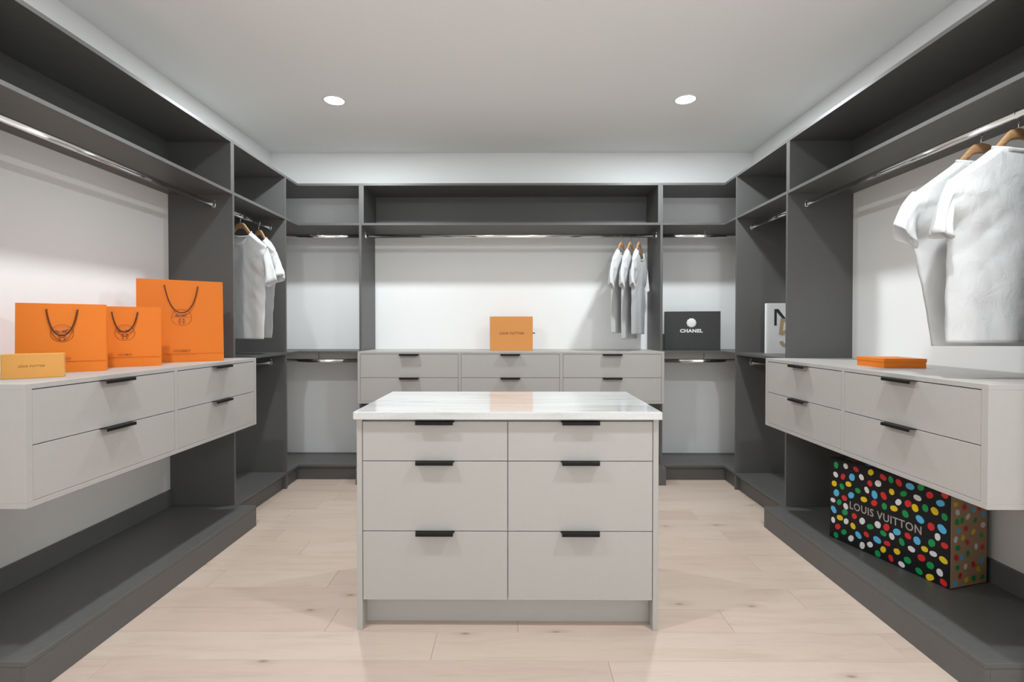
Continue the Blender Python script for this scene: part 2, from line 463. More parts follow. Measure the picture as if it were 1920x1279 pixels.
def add_drawer(t, u0, u1, z0, z1, place, depth):
    """drawer in local space u (along front), y (into the cabinet), z; place = (origin, rotation) of the front plane"""
    (ox, oy), rz = place
    g = 0.0016
    bm = bmesh.new(); um = (u0 + u1) / 2
    box(bm, u0 + g - um, u1 - g - um, 0.001, 0.019, z0 + g, z1 - g, 0.0008)
    box(bm, u0 + 0.02 - um, u1 - 0.02 - um, 0.019, depth, z0 + 0.02, z1 - 0.03)
    o = mesh_obj('drawer', bm, TP, t.e)
    R = Matrix.Rotation(rz, 3, 'Z')
    p = R @ Vector((um, 0, 0)) + Vector((ox, oy, 0)) - Vector(t.off)
    o.location = p; o.rotation_euler = (0, 0, rz)
    hb = handle_bm(); bmesh.ops.translate(hb, verts=hb.verts, vec=(0, 0.001, z1 - g))
    mesh_obj('handle', hb, M['black'], o)
    return o

def side_drawers(s, xf, xw, yn, label):
    t = Thing('drawer_cabinet', label, 'cabinet', ((xf + xw) / 2, (yn + P1) / 2, ZDB))
    ye = P1 - 0.001
    xin = xw - s * 0.001
    t.bx('top_panel', TP, xf, xin, yn, ye, ZM - T, ZM - 0.0003)
    t.bx('bottom_panel', TP, xf, xin, yn, ye, ZDB, ZDB + T)
    t.bx('side_panel', TP, xf, xin, yn, yn + 0.026, ZDB + T, ZM - T)
    t.bx('side_panel', TP, xf, xin, ye - 0.026, ye, ZDB + T, ZM - T)
    yc = (yn + 0.026 + ye - 0.026) / 2
    t.bx('divider', TP, xf, xin, yc - 0.0105, yc + 0.0105, ZDB + T, ZM - T)
    t.bx('back_panel', TP, xin, xin - s * 0.012, yn + 0.026, ye - 0.026, ZDB + T, ZM - T)
    z0, z1 = ZDB + T, ZM - T - 0.0015; zm = (z0 + z1) / 2
    # left run: front faces +X -> local -y = +X ; u along +Y
    rz = math.pi / 2 if s < 0 else -math.pi / 2
    for a, b in ((yn + 0.026, yc - 0.0105), (yc + 0.0105, ye - 0.026)):
        u0, u1 = (a, b) if s < 0 else (-b, -a)
        for za, zb in ((z0, zm), (zm, z1)):
            add_drawer(t, u0, u1, za, zb, ((xf, 0), rz), 0.35)
    return t

side_drawers(-1, -1.6378, XWL, 1.6825, 'floating taupe four-drawer cabinet carrying the orange paper bags')
side_drawers(1, 1.5753, XWR, 1.6945, 'floating taupe four-drawer cabinet with a flat orange box on top')

t = Thing('drawer_cabinet', 'long taupe six-drawer cabinet against the back wall, under the three hanging shirts', 'cabinet', (-0.035, 4.3, ZDB))
bx0, bx1, yd = -1.2677, 1.197, 4.0714
t.bx('top_panel', TP, bx0, bx1, yd, YB - 0.002, ZM - T, ZM - 0.0003)
t.bx('bottom_panel', TP, bx0, bx1, yd, YB - 0.002, ZDB, ZDB + T)
t.bx('side_panel', TP, bx0, bx0 + 0.022, yd, YB - 0.002, ZDB + T, ZM - T)
t.bx('side_panel', TP, bx1 - 0.022, bx1, yd, YB - 0.002, ZDB + T, ZM - T)
t.bx('back_panel', TP, bx0 + 0.022, bx1 - 0.022, YB - 0.012, YB - 0.002, ZDB + T, ZM - T)
cols = [(bx0 + 0.0225, -0.4565), (-0.4335, 0.3575), (0.3855, bx1 - 0.0225)]
for (a, b), (c, d) in zip(cols, cols[1:]):
    t.bx('divider', TP, b + 0.0005, c - 0.0005, yd, YB - 0.014, ZDB + T, ZM - T)
z0, z1 = ZDB + T, ZM - T - 0.0015; zm = (z0 + z1) / 2
for a, b in cols:
    for za, zb in ((z0, zm), (zm, z1)):
        add_drawer(t, a, b, za, zb, ((0, yd), 0), 0.40)

# ------------------------------------------------------------------ island
IY0, IY1 = 2.090, 2.715
ix0, ix1 = -0.6555, 0.5925
ZI, ZIU = 0.911, 0.878
t = Thing('island_cabinet', 'taupe island cabinet with six drawers standing on the oak floor', 'cabinet', ((ix0 + ix1) / 2, (IY0 + IY1) / 2, 0))
t.bx('side_panel', TP, ix0, ix0 + 0.0225, IY0, IY1, 0, ZIU)
t.bx('side_panel', TP, ix1 - 0.0225, ix1, IY0, IY1, 0, ZIU)
t.bx('back_panel', TP, ix0 + 0.0225, ix1 - 0.0225, IY1 - 0.019, IY1, 0, ZIU)
t.bx('toe_kick', TP, ix0 + 0.0225, ix1 - 0.0225, IY0 + 0.064, IY0 + 0.082, 0, 0.1245)
t.bx('bottom_panel', TP, ix0 + 0.0225, ix1 - 0.0225, IY0 + 0.022, IY1 - 0.019, 0.1245, 0.1405)
t.bx('top_rail', TP, ix0 + 0.0225, ix1 - 0.0225, IY0 + 0.022, IY0 + 0.10, ZIU - 0.018, ZIU)
xm = -0.0305
t.bx('divider', TP, xm - 0.0085, xm + 0.0085, IY0 + 0.020, IY1 - 0.019, 0.1405, ZIU - 0.018)
for a, b in ((ix0 + 0.0235, xm + 0.0005), (xm + 0.0005, ix1 - 0.0235)):
    for za, zb in ((0.124, 0.412), (0.412, 0.7035), (0.7035, 0.869)):
        add_drawer(t, a, b, za, zb, ((0, IY0), 0), 0.5)
bm = bmesh.new(); box(bm, -0.664, 0.602, 2.067, 2.738, ZIU, ZI, 0.0035)
o = mesh_obj('marble_worktop', bm, M['marble'])
tag(o, 'white marble worktop with faint grey veins lying on the island', 'worktop')

# ------------------------------------------------------------------ lettering
def text_bm(body, w, h, bold=0.0, spacing=1.0, shear=0.0):
    cu = bpy.data.curves.new('lettering', 'FONT')
    cu.body = body; cu.offset = bold; cu.space_character = spacing; cu.shear = shear; cu.resolution_u = 3
    o = bpy.data.objects.new('lettering', cu); COL.objects.link(o)
    bpy.context.view_layer.update()
    me = bpy.data.meshes.new_from_object(o.evaluated_get(bpy.context.evaluated_depsgraph_get()))
    bpy.data.objects.remove(o, do_unlink=True); bpy.data.curves.remove(cu)
    bm = bmesh.new(); bm.from_mesh(me); bpy.data.meshes.remove(me)
    xs = [v.co.x for v in bm.verts]; ys = [v.co.y for v in bm.verts]
    x0, x1, y0, y1 = min(xs), max(xs), min(ys), max(ys)
    for v in bm.verts:
        v.co = Vector(((v.co.x - (x0 + x1) / 2) / (x1 - x0) * w, 0, (v.co.y - (y0 + y1) / 2) / (y1 - y0) * h))
    return bm

def lettering(t, body, w, h, at, mat, bold=0.0, spacing=1.0, parent=None, rz=0.0):
    bm = text_bm(body, w, h, bold, spacing)
    if rz: bmesh.ops.rotate(bm, verts=bm.verts, cent=(0, 0, 0), matrix=Matrix.Rotation(rz, 3, 'Z'))
    bmesh.ops.translate(bm, verts=bm.verts, vec=at)
    return t.lpart('lettering', bm, mat, parent)

def ring_flat(bm, rx, rz_, wd, cx, cz, y, n=40):
    a = [bm.verts.new((cx + rx * math.cos(k * 2 * math.pi / n), y, cz + rz_ * math.sin(k * 2 * math.pi / n))) for k in range(n)]
    b = [bm.verts.new((cx + (rx - wd) * math.cos(k * 2 * math.pi / n), y, cz + (rz_ - wd) * math.sin(k * 2 * math.pi / n))) for k in range(n)]
    for k in range(n):
        bm.faces.new((a[k], a[(k + 1) % n], b[(k + 1) % n], b[k]))

def stroke(bm, pts, wd, y):
    for (x0, z0), (x1, z1) in zip(pts, pts[1:]):
        d = Vector((x1 - x0, z1 - z0)); n = Vector((-d.y, d.x)).normalized() * wd / 2
        bm.faces.new([bm.verts.new((px, y, pz)) for px, pz in ((x0 + n.x, z0 + n.y), (x1 + n.x, z1 + n.y), (x1 - n.x, z1 - n.y), (x0 - n.x, z0 - n.y))])

# ------------------------------------------------------------------ paper bags
def paper_bag(br, dirv, w, h, dep, em, em_z, hs, hdrop, loop, txt_z, txt_w, label):
    """front bottom-right corner br, dirv = unit vector from left to right along the front"""
    d = Vector(dirv).normalized()
    c = Vector(br) - d * w / 2
    t = Thing('paper_bag', label, 'bag', (c.x, c.y, ZM), math.atan2(d.y, d.x), 'orange paper carrier bags')
    bm = bmesh.new()
    # front and back sheets, gussets folded inwards, floor; local: front at y=0, back at y=dep at base; top pinched
    nz = 6; nx = 8
    def sheet(yb, yt, bow):
        g = []
        for j in range(nz + 1):
            v = j / nz; row = []
            for i in range(nx + 1):
                u = i / nx - 0.5
                y = yb + (yt - yb) * v + bow * math.cos(u * math.pi) * math.sin(v * math.pi) + 0.0012 * noise.noise(Vector((u * 6 + w * 50, v * 6, h * 9)))
                row.append(bm.verts.new((u * w, y, v * h)))
            g.append(row)
        for j in range(nz):
            for i in range(nx):
                bm.faces.new((g[j][i], g[j][i + 1], g[j + 1][i + 1], g[j + 1][i]))
        return g
    F = sheet(0.0, dep * 0.22, -0.004)
    B = sheet(dep, dep * 0.62, 0.004)
    for i, sgn in ((0, 1), (nx, -1)):
        mid = []
        for j in range(nz + 1):
            v = j / nz; a = F[j][i].co; b = B[j][i].co
            tuck = min(w * 0.12, dep * 0.45) * max(0, v - 0.18) / 0.82
            mid.append(bm.verts.new((a.x + sgn * tuck, (a.y + b.y) / 2, v * h)))
        for j in range(nz):
            bm.faces.new((F[j][i], F[j + 1][i], mid[j + 1], mid[j])); bm.faces.new((mid[j], mid[j + 1], B[j + 1][i], B[j][i]))
    bm.faces.new(F[0][::-1] + B[0])
    bmesh.ops.recalc_face_normals(bm, faces=bm.faces)
    body = t.lpart('bag_body', bm, M['orange'])
    fy = lambda z: dep * 0.22 * (z / h) - 0.0062         # a hair in front of the front sheet
    # folded crease near the foot
    bm = bmesh.new(); tube(bm, [(-w / 2, fy(0.047) + 0.0036, 0.047), (0, fy(0.047) + 0.0022, 0.047), (w / 2, fy(0.047) + 0.0036, 0.047)], 0.0009, 6)
    t.lpart('crease', bm, M['orange'])
    # rope handles front and back
    for side in (0, 1):
        pts = []
        n = 22
        for k in range(n + 1):
            a = k / n; x = (a - 0.5) * hs
            q = abs(2 * a - 1)
            z = h - hdrop - (loop - hdrop) * (1 - q ** 2.3)
            x *= (1 + 0.10 * math.sin(math.pi * q)) if side == 0 else 1
            if side == 0: y = fy(z) - 0.004 - 0.012 * math.sin(math.pi * a)
            else: y = dep * 0.62 + 0.012; z = max(h - 2 * hdrop - 0.03, z)
            pts.append((x, y, z))
        if side == 0:
            pts = [(pts[0][0], fy(h - hdrop) + 0.006, h - hdrop)] + pts + [(pts[-1][0], fy(h - hdrop) + 0.006, h - hdrop)]
        bm = bmesh.new(); tube(bm, pts, 0.0030, 8)
        t.lpart('rope_handle', bm, M['cord'])
    # printed emblem: oval with a horse carriage above a round H monogram
    bm = bmesh.new(); r = em / 2; cz = h - em_z; y = fy(cz) - 0.0012
    ring_flat(bm, r, r * 0.98, 0.0016, 0, cz, y); ring_flat(bm, r * 0.36, r * 0.36, 0.0013, 0, cz - r * 0.45, y)
    stroke(bm, [(-r * 0.92, cz + r * 0.08), (r * 0.92, cz + r * 0.08)], 0.0011, y)
    hh = r * 0.30
    for sx in (-1, 1):
        stroke(bm, [(sx * hh * 0.62, cz - r * 0.45 - hh), (sx * hh * 0.62, cz - r * 0.45 + hh)], 0.0024, y)
        for sz in (-1, 1):
            stroke(bm, [(sx * hh * 0.62 - hh * 0.3, cz - r * 0.45 + sz * hh), (sx * hh * 0.62 + hh * 0.3, cz - r * 0.45 + sz * hh)], 0.0018, y)
    stroke(bm, [(-hh * 0.62, cz - r * 0.45), (hh * 0.62, cz - r * 0.45)], 0.0022, y)
    t.lpart('emblem', bm, M['ink'])
    bm = bmesh.new()
    k = r
    stroke(bm, [(-0.62 * k, cz + .22 * k), (-0.52 * k, cz + .34 * k), (-0.40 * k, cz + .27 * k), (-0.26 * k, cz + .20 * k)], 0.0030, y)   # carriage
    ring_flat(bm, 0.09 * k, 0.09 * k, 0.0012, -0.50 * k, cz + .19 * k, y, 14); ring_flat(bm, 0.07 * k, 0.07 * k, 0.0012, -0.28 * k, cz + .17 * k, y, 14)
    stroke(bm, [(-0.22 * k, cz + .22 * k), (0.02 * k, cz + .26 * k)], 0.0012, y)
    stroke(bm, [(0.02 * k, cz + .26 * k), (0.34 * k, cz + .30 * k)], 0.0046, y)                                                        # horse
    stroke(bm, [(0.32 * k, cz + .30 * k), (0.44 * k, cz + .46 * k), (0.52 * k, cz + .40 * k)], 0.0030, y)
    for lx in (0.04, 0.12, 0.27, 0.36): stroke(bm, [(lx * k, cz + .28 * k), ((lx + 0.03) * k, cz + .12 * k)], 0.0013, y)
    t.lpart('emblem', bm, M['ink_blue'])
    tz = h - txt_z
    lettering(t, 'HERMES', txt_w, txt_w * 0.17, (0, fy(tz) - 0.0008, tz), M['ink_soft'], 0.012, 1.15)
    bm = bmesh.new()
    yy = fy(tz - txt_w * 0.27) - 0.0006; tw = txt_w * 1.75; n = 26; random.seed(3)
    for q in range(n):                                                         # the tiny illegible address line
        if random.random() < 0.16: continue
        xa = -tw / 2 + tw * q / n
        stroke(bm, [(xa, tz - txt_w * 0.27), (xa + tw / n * 0.66, tz - txt_w * 0.27)], txt_w * 0.028, yy)
    t.lpart('small_print', bm, M['ink_soft'])
    return t

paper_bag((-1.8025, 2.2246), (0.8070, 0.5900), 0.292, 0.292, 0.11, 0.076, 0.127, 0.100, 0.026, 0.136, 0.233, 0.056,
          'orange paper bag standing directly behind the saffron box, brown rope handle')
paper_bag((-1.7749, 2.5331), (0.830, 0.556), 0.290, 0.293, 0.11, 0.079, 0.128, 0.100, 0.028, 0.124, 0.233, 0.056,
          'orange paper bag standing between two other orange bags')
paper_bag((-1.6816, 2.9183), (0.8007, 0.599), 0.405, 0.455, 0.15, 0.096, 0.209, 0.156, 0.032, 0.182, 0.392, 0.080,
          'tallest orange paper bag, standing nearest the shirt bay panel')

# ------------------------------------------------------------------ boxes
def free_box(name, label, cat, fl, fr, w, h, dep, mat, group=None, z=ZM, tilt=0.0):
    d = (Vector(fr) - Vector(fl)).normalized(); c = (Vector(fl) + Vector(fr)) / 2
    t = Thing(name, label, cat, (c.x, c.y, z), math.atan2(d.y, d.x), group)
    if tilt: t.e.rotation_euler = (-tilt, 0, t.e.rotation_euler.z)
    return t

# small saffron box
t = free_box('gift_box', 'small saffron yellow card box with dark lettering, lying before the orange bag', 'box', (-1.8742, 1.8350), (-1.7388, 1.9430), 0.173, 0.091, 0.06, None)
w, h, dp = 0.1735, 0.0913, 0.058
bm = bmesh.new(); box(bm, -w / 2, w / 2, 0, dp, 0, h, 0.0012); t.lpart('sleeve', bm, M['tan_box'])
bm = bmesh.new(); box(bm, -w / 2 + 0.003, w / 2 + 0.0014, 0.003, dp - 0.003, 0.003, h - 0.003, 0.0008); t.lpart('inner_tray', bm, M['tan_box'])
lettering(t, 'LOUIS VUITTON', 0.072, 0.0082, (-0.004, -0.0006, h * 0.50), M['ink'], 0.008, 1.25)

# apricot box, centre of the back cabinet
t = free_box('gift_box', 'apricot square-cornered card box standing upright on the back drawer cabinet', 'box', (-0.2115, 4.262), (0.1470, 4.262), 0, 0, 0, None)
w, h, dp = 0.359, 0.2865, 0.105
bm = bmesh.new(); box(bm, -w / 2, w / 2, 0, dp, 0, h, 0.0015); t.lpart('sleeve', bm, M['apricot_box'])
bm = bmesh.new(); box(bm, -w / 2 + 0.004, w / 2 + 0.0016, 0.004, dp - 0.004, 0.004, h - 0.004, 0.001); t.lpart('inner_tray', bm, M['apricot_box'])
bm = bmesh.new(); box(bm, w / 2, w / 2 + 0.022, 0.030, 0.036, 0.142, 0.151, 0.001); t.lpart('ribbon_tab', bm, M['ink_black'])
lettering(t, 'LOUIS VUITTON', 0.202, 0.0225, (0.005, -0.0007, 0.145), M['ink'], 0.010, 1.15)

# black box in the right corner
t = free_box('gift_box', 'flat black gift box with white flower seal and white lettering', 'box', (1.270, 4.345), (1.722, 4.262), 0, 0, 0, None)
w, h = 0.4600, 0.330
bm = bmesh.new(); box(bm, -w / 2 + 0.010, w / 2, 0, 0.050, 0, h, 0.0015); t.lpart('lid', bm, M['box_black'])
bm = bmesh.new(); box(bm, -w / 2 - 0.002, w / 2 - 0.004, 0.012, 0.085, 0, h * 0.42, 0.001); box(bm, -w / 2 + 0.013, w / 2 - 0.003, 0.050, 0.085, h * 0.42, h - 0.003, 0.001); t.lpart('box_body', bm, M['box_black'])
bm = bmesh.new(); n = 72
ring = []
for k in range(n):
    a = k * 2 * math.pi / n; r = 0.039 * (1 + 0.045 * math.cos(10 * a))
    ring.append((r * math.cos(a), r * math.sin(a)))
loft(bm, [[(x - 0.003, 0.0, z + 0.232) for x, z in ring], [(x - 0.003, -0.0025, z + 0.232) for x, z in ring], [(x * 0.75 - 0.003, -0.005, z * 0.75 + 0.232) for x, z in ring], [(x * 0.35 - 0.003, -0.004, z * 0.35 + 0.232) for x, z in ring], [(x * 0.1 - 0.003, -0.006, z * 0.1 + 0.232) for x, z in ring]])
t.lpart('flower_seal', bm, M['white_print'])
lettering(t, 'CHANEL', 0.184, 0.031, (-0.004, -0.0008, 0.166), M['white_print'], 0.046, 1.10)

# white book in the right narrow bay
t = free_box('book', 'large white book standing on the middle shelf, black and gold cover lettering', 'book', (1.8525, 3.748), (2.1, 3.748), 0, 0, 0, None)
w, h, dp = 0.2475, 0.3715, 0.028
bm = bmesh.new(); box(bm, -w / 2, w / 2, 0, 0.003, 0, h, 0.0006); box(bm, -w / 2, w / 2, dp - 0.003, dp, 0, h, 0.0006); box(bm, w / 2 - 0.003, w / 2, 0.003, dp - 0.003, 0, h); t.lpart('cover', bm, M['paper'])
bm = bmesh.new(); box(bm, -w / 2 + 0.004, w / 2 - 0.003, 0.003, dp - 0.003, 0.004, h - 0.004); t.lpart('page_block', bm, M['paper'])
L0 = -w / 2
bm = bmesh.new(); y = -0.0006
def poly2(bm, pts, y): bm.faces.new([bm.verts.new((x, y, z)) for x, z in pts])
zt, zb = h - 0.0426, h - 0.165
poly2(bm, [(L0 + 0.056, zb), (L0 + 0.0745, zb), (L0 + 0.0745, zt), (L0 + 0.056, zt)], y)
poly2(bm, [(L0 + 0.0745, zt), (L0 + 0.0865, zt), (L0 + 0.182, zb), (L0 + 0.160, zb), (L0 + 0.0745, zt - 0.0235)], y)
poly2(bm, [(L0 + 0.176, zb), (L0 + 0.1945, zb), (L0 + 0.1945, zt), (L0 + 0.176, zt)], y)
t.lpart('lettering', bm, M['ink_black'])
bm = bmesh.new(); y = -0.0011                                               # slanted gold figure five
zz = lambda d: h - d
poly2(bm, [(L0 + 0.090, zz(0.231)), (L0 + 0.117, zz(0.236)), (L0 + 0.1285, zz(0.113)), (L0 + 0.1015, zz(0.113))], y)
y = -0.0014
poly2(bm, [(L0 + 0.126, zz(0.140)), (L0 + 0.1285, zz(0.113)), (L0 + 0.212, zz(0.113)), (L0 + 0.210, zz(0.140))], y)
arc = []
for k in range(21):
    a = math.radians(150 - k * 310 / 20)
    arc.append((L0 + 0.155 + math.cos(a) * 0.066, zz(0.262) + math.sin(a) * 0.066, L0 + 0.155 + math.cos(a) * 0.040, zz(0.262) + math.sin(a) * 0.040))
arc[0] = (L0 + 0.090, zz(0.231), L0 + 0.117, zz(0.236))
y = -0.0016
for a, b in zip(arc, arc[1:]):
    bm.faces.new([bm.verts.new(p) for p in ((a[0], y, a[1]), (b[0], y, b[1]), (b[2], y, b[3]), (a[2], y, a[3]))])
t.lpart('lettering', bm, M['gold'])

# flat orange lidded box on the right cabinet
t = Thing('lidded_box', 'flat bright orange lidded box lying on the taupe cabinet', 'box', (1.8365, 2.4935, ZM), math.radians(-4))
hx, hy = 0.096, 0.108
bm = bmesh.new(); box(bm, -hx + 0.002, hx - 0.002, -hy + 0.002, hy - 0.002, 0, 0.040, 0.001); t.lpart('tray', bm, M['orange_box'])
bm = bmesh.new(); box(bm, -hx, hx, -hy, hy, 0.0275, 0.0437, 0.001); t.lpart('lid', bm, M['orange_box'])

# black polka-dot box on the right base
DOTS = dict(g=[(37, 394), (330, 401), (466, 405), (72, 290), (162, 296), (390, 352), (300, 263), (57, 202), (91, 161), (486, 318), (399, 261), (565, 306), (40, 21), (86, 55), (229, 137), (296, 130), (384, 124), (269, 20), (411, 50), (514, 172), (509, 70), (462, 23)],
            w=[(93, 403), (35, 343), (181, 370), (268, 364), (210, 314), (452, 353), (367, 305), (20, 202), (95, 194), (22, 96), (98, 116), (187, 150), (268, 162), (126, 38), (188, 27), (229, 48), (337, 132), (428, 109), (384, 19), (521, 127), (548, 57), (538, 209)],
            r=[(151, 402), (293, 401), (368, 397), (78, 344), (226, 352), (296, 312), (504, 382), (565, 401), (87, 234), (249, 262), (411, 313), (144, 160), (50, 70), (210, 91), (311, 165), (315, 89), (412, 163), (511, 244), (566, 182), (334, 26), (472, 88), (563, 20)],
            y=[(230, 408), (27, 293), (110, 314), (335, 344), (195, 262), (346, 268), (442, 303), (525, 318), (62, 122), (137, 106), (296, 52), (362, 70), (485, 133), (562, 117), (508, 17)],
            b=[(129, 355), (419, 395), (40, 247), (125, 261), (250, 303), (548, 360), (25, 153), (464, 259), (555, 250), (361, 162), (167, 71), (266, 86), (452, 158)])
SDOTS = dict(y=[(31, 365), (140, 235), (77, 216), (173, 66), (100, 30), (190, 390)], r=[(85, 347), (173, 337), (93, 254), (102, 194), (197, 161), (37, 134), (142, 92), (62, 52), (60, 400)],
             w=[(43, 329), (106, 305), (199, 259), (34, 213), (157, 169), (94, 89), (110, 395)], g=[(39, 288), (71, 292), (151, 285), (189, 214), (47, 175), (107, 143), (45, 89), (145, 31), (199, 30), (150, 400)],
             b=[(144, 331), (201, 306), (50, 249), (71, 132), (194, 104), (34, 23), (110, 370)])
BL = Vector((1.6986, 2.7376)); BR = Vector((1.8633, 2.1756)); d = (BR - BL).normalized()
LB, DB, HB = 0.5856, 0.2297, 0.428
t = Thing('polka_dot_box', 'large black box with coloured polka dots standing on the low charcoal base', 'box', ((BL.x + BR.x) / 2, (BL.y + BR.y) / 2, ZB), math.atan2(d.y, d.x))
bm = bmesh.new(); box(bm, -LB / 2, LB / 2, 0, DB, 0, HB, 0.0012); t.lpart('box_body', bm, M['dot_black'])
bm = bmesh.new()
prism(bm, [(LB / 2, 0.006), (LB / 2 + 0.0012, 0.006), (LB / 2 + 0.0012, DB - 0.005), (LB / 2, DB - 0.005)], 0.004, HB - 0.004)
t.lpart('end_panel', bm, M['kraft'])
random.seed(5)
def dot(k, cu, cv, r, face):
    bm = bmesh.new()
    n = 14; ph = random.uniform(0, 6.28); st = random.uniform(0.05, 0.2); vs = []
    for q in range(n):
        a = q * 2 * math.pi / n
        rr = r * (1 + st * math.cos(2 * (a - ph)) + random.uniform(-0.04, 0.04))
        u = cu + rr * math.cos(a); v = cv + rr * math.sin(a)
        vs.append(bm.verts.new(((-LB / 2 + u, -0.0006, v), (LB / 2 + 0.0018, u, v), (-LB / 2 + u, v, HB + 0.0006))[face]))
    bm.faces.new(vs if face == 0 else vs)
    t.lpart('printed_dot', bm, M['dot_' + k])
for k in 'gwryb':
    for u, v in DOTS[k]:
        dot(k, u / 1000, v / 1000, random.uniform(0.0135, 0.0165) + (0.002 if k == 'b' else 0), 0)
    for u, v in SDOTS[k]:
        dot(k, u / 1000, v / 1000, random.uniform(0.0115, 0.0145), 1)
for i in range(9):                                           # dots on the lid
    for j in range(3):
        dot('gwryb'[(i * 2 + j * 3) % 5], 0.05 + i * 0.061 + random.uniform(-0.015, 0.015), 0.045 + j * 0.068 + random.uniform(-0.012, 0.012), 0.0145, 2)
lettering(t, 'LOUIS VUITTON', 0.353, 0.0385, (-LB / 2 + 0.295, -0.0011, 0.2095), M['grey_letter'], 0.012, 1.08)

# ------------------------------------------------------------------ hangers and shirts
def hz(x):                                                  # top edge of the wooden hanger, rail centre is z = 0
    x = abs(x)
    pts = [(0.0, -0.047), (0.015, -0.048), (0.035, -0.060), (0.06, -0.088), (0.09, -0.122), (0.12, -0.148), (0.16, -0.176), (0.20, -0.204), (0.225, -0.226)]
    for (a, za), (b, zb) in zip(pts, pts[1:]):
        if x <= b: return za + (zb - za) * (x - a) / (b - a)
    return pts[-1][1] - (x - 0.225) * 0.9

def hanger(loc, rz, wood, label, group):
    t = Thing('clothes_hanger', label, 'hanger', loc, rz, group)
    bm = bmesh.new(); rings = []
    for k in range(-20, 21):
        x = 0.195 * k / 20; q = abs(k) / 20
        hh = 0.040 - 0.016 * q; th = 0.0070 - 0.002 * q
        zc = hz(x) - hh / 2 - (0.004 if q < 0.15 else 0); y = -0.006 * q * q
        if abs(k) == 20: hh *= 0.5; th *= 0.6
        rings.append([(x, y + th * math.copysign(abs(math.cos(a)) ** 0.6, math.cos(a)), zc + hh / 2 * math.copysign(abs(math.sin(a)) ** 0.7, math.sin(a))) for a in [i * math.pi / 5 for i in range(10)]])
    loft(bm, rings)
    t.lpart('wooden_bar', bm, wood)
    bm = bmesh.new(); R = 0.0178
    pts = [(0, 0, -0.058), (0, 0, -0.036), (0.003, 0, -0.028)]
    for k in range(15):
        a = math.radians(-62 + k * 17)
        pts.append((R * math.cos(a), 0, R * math.sin(a)))
    tube(bm, pts, 0.0019, 8)
    t.lpart('hook', bm, M['chrome'])
    return t

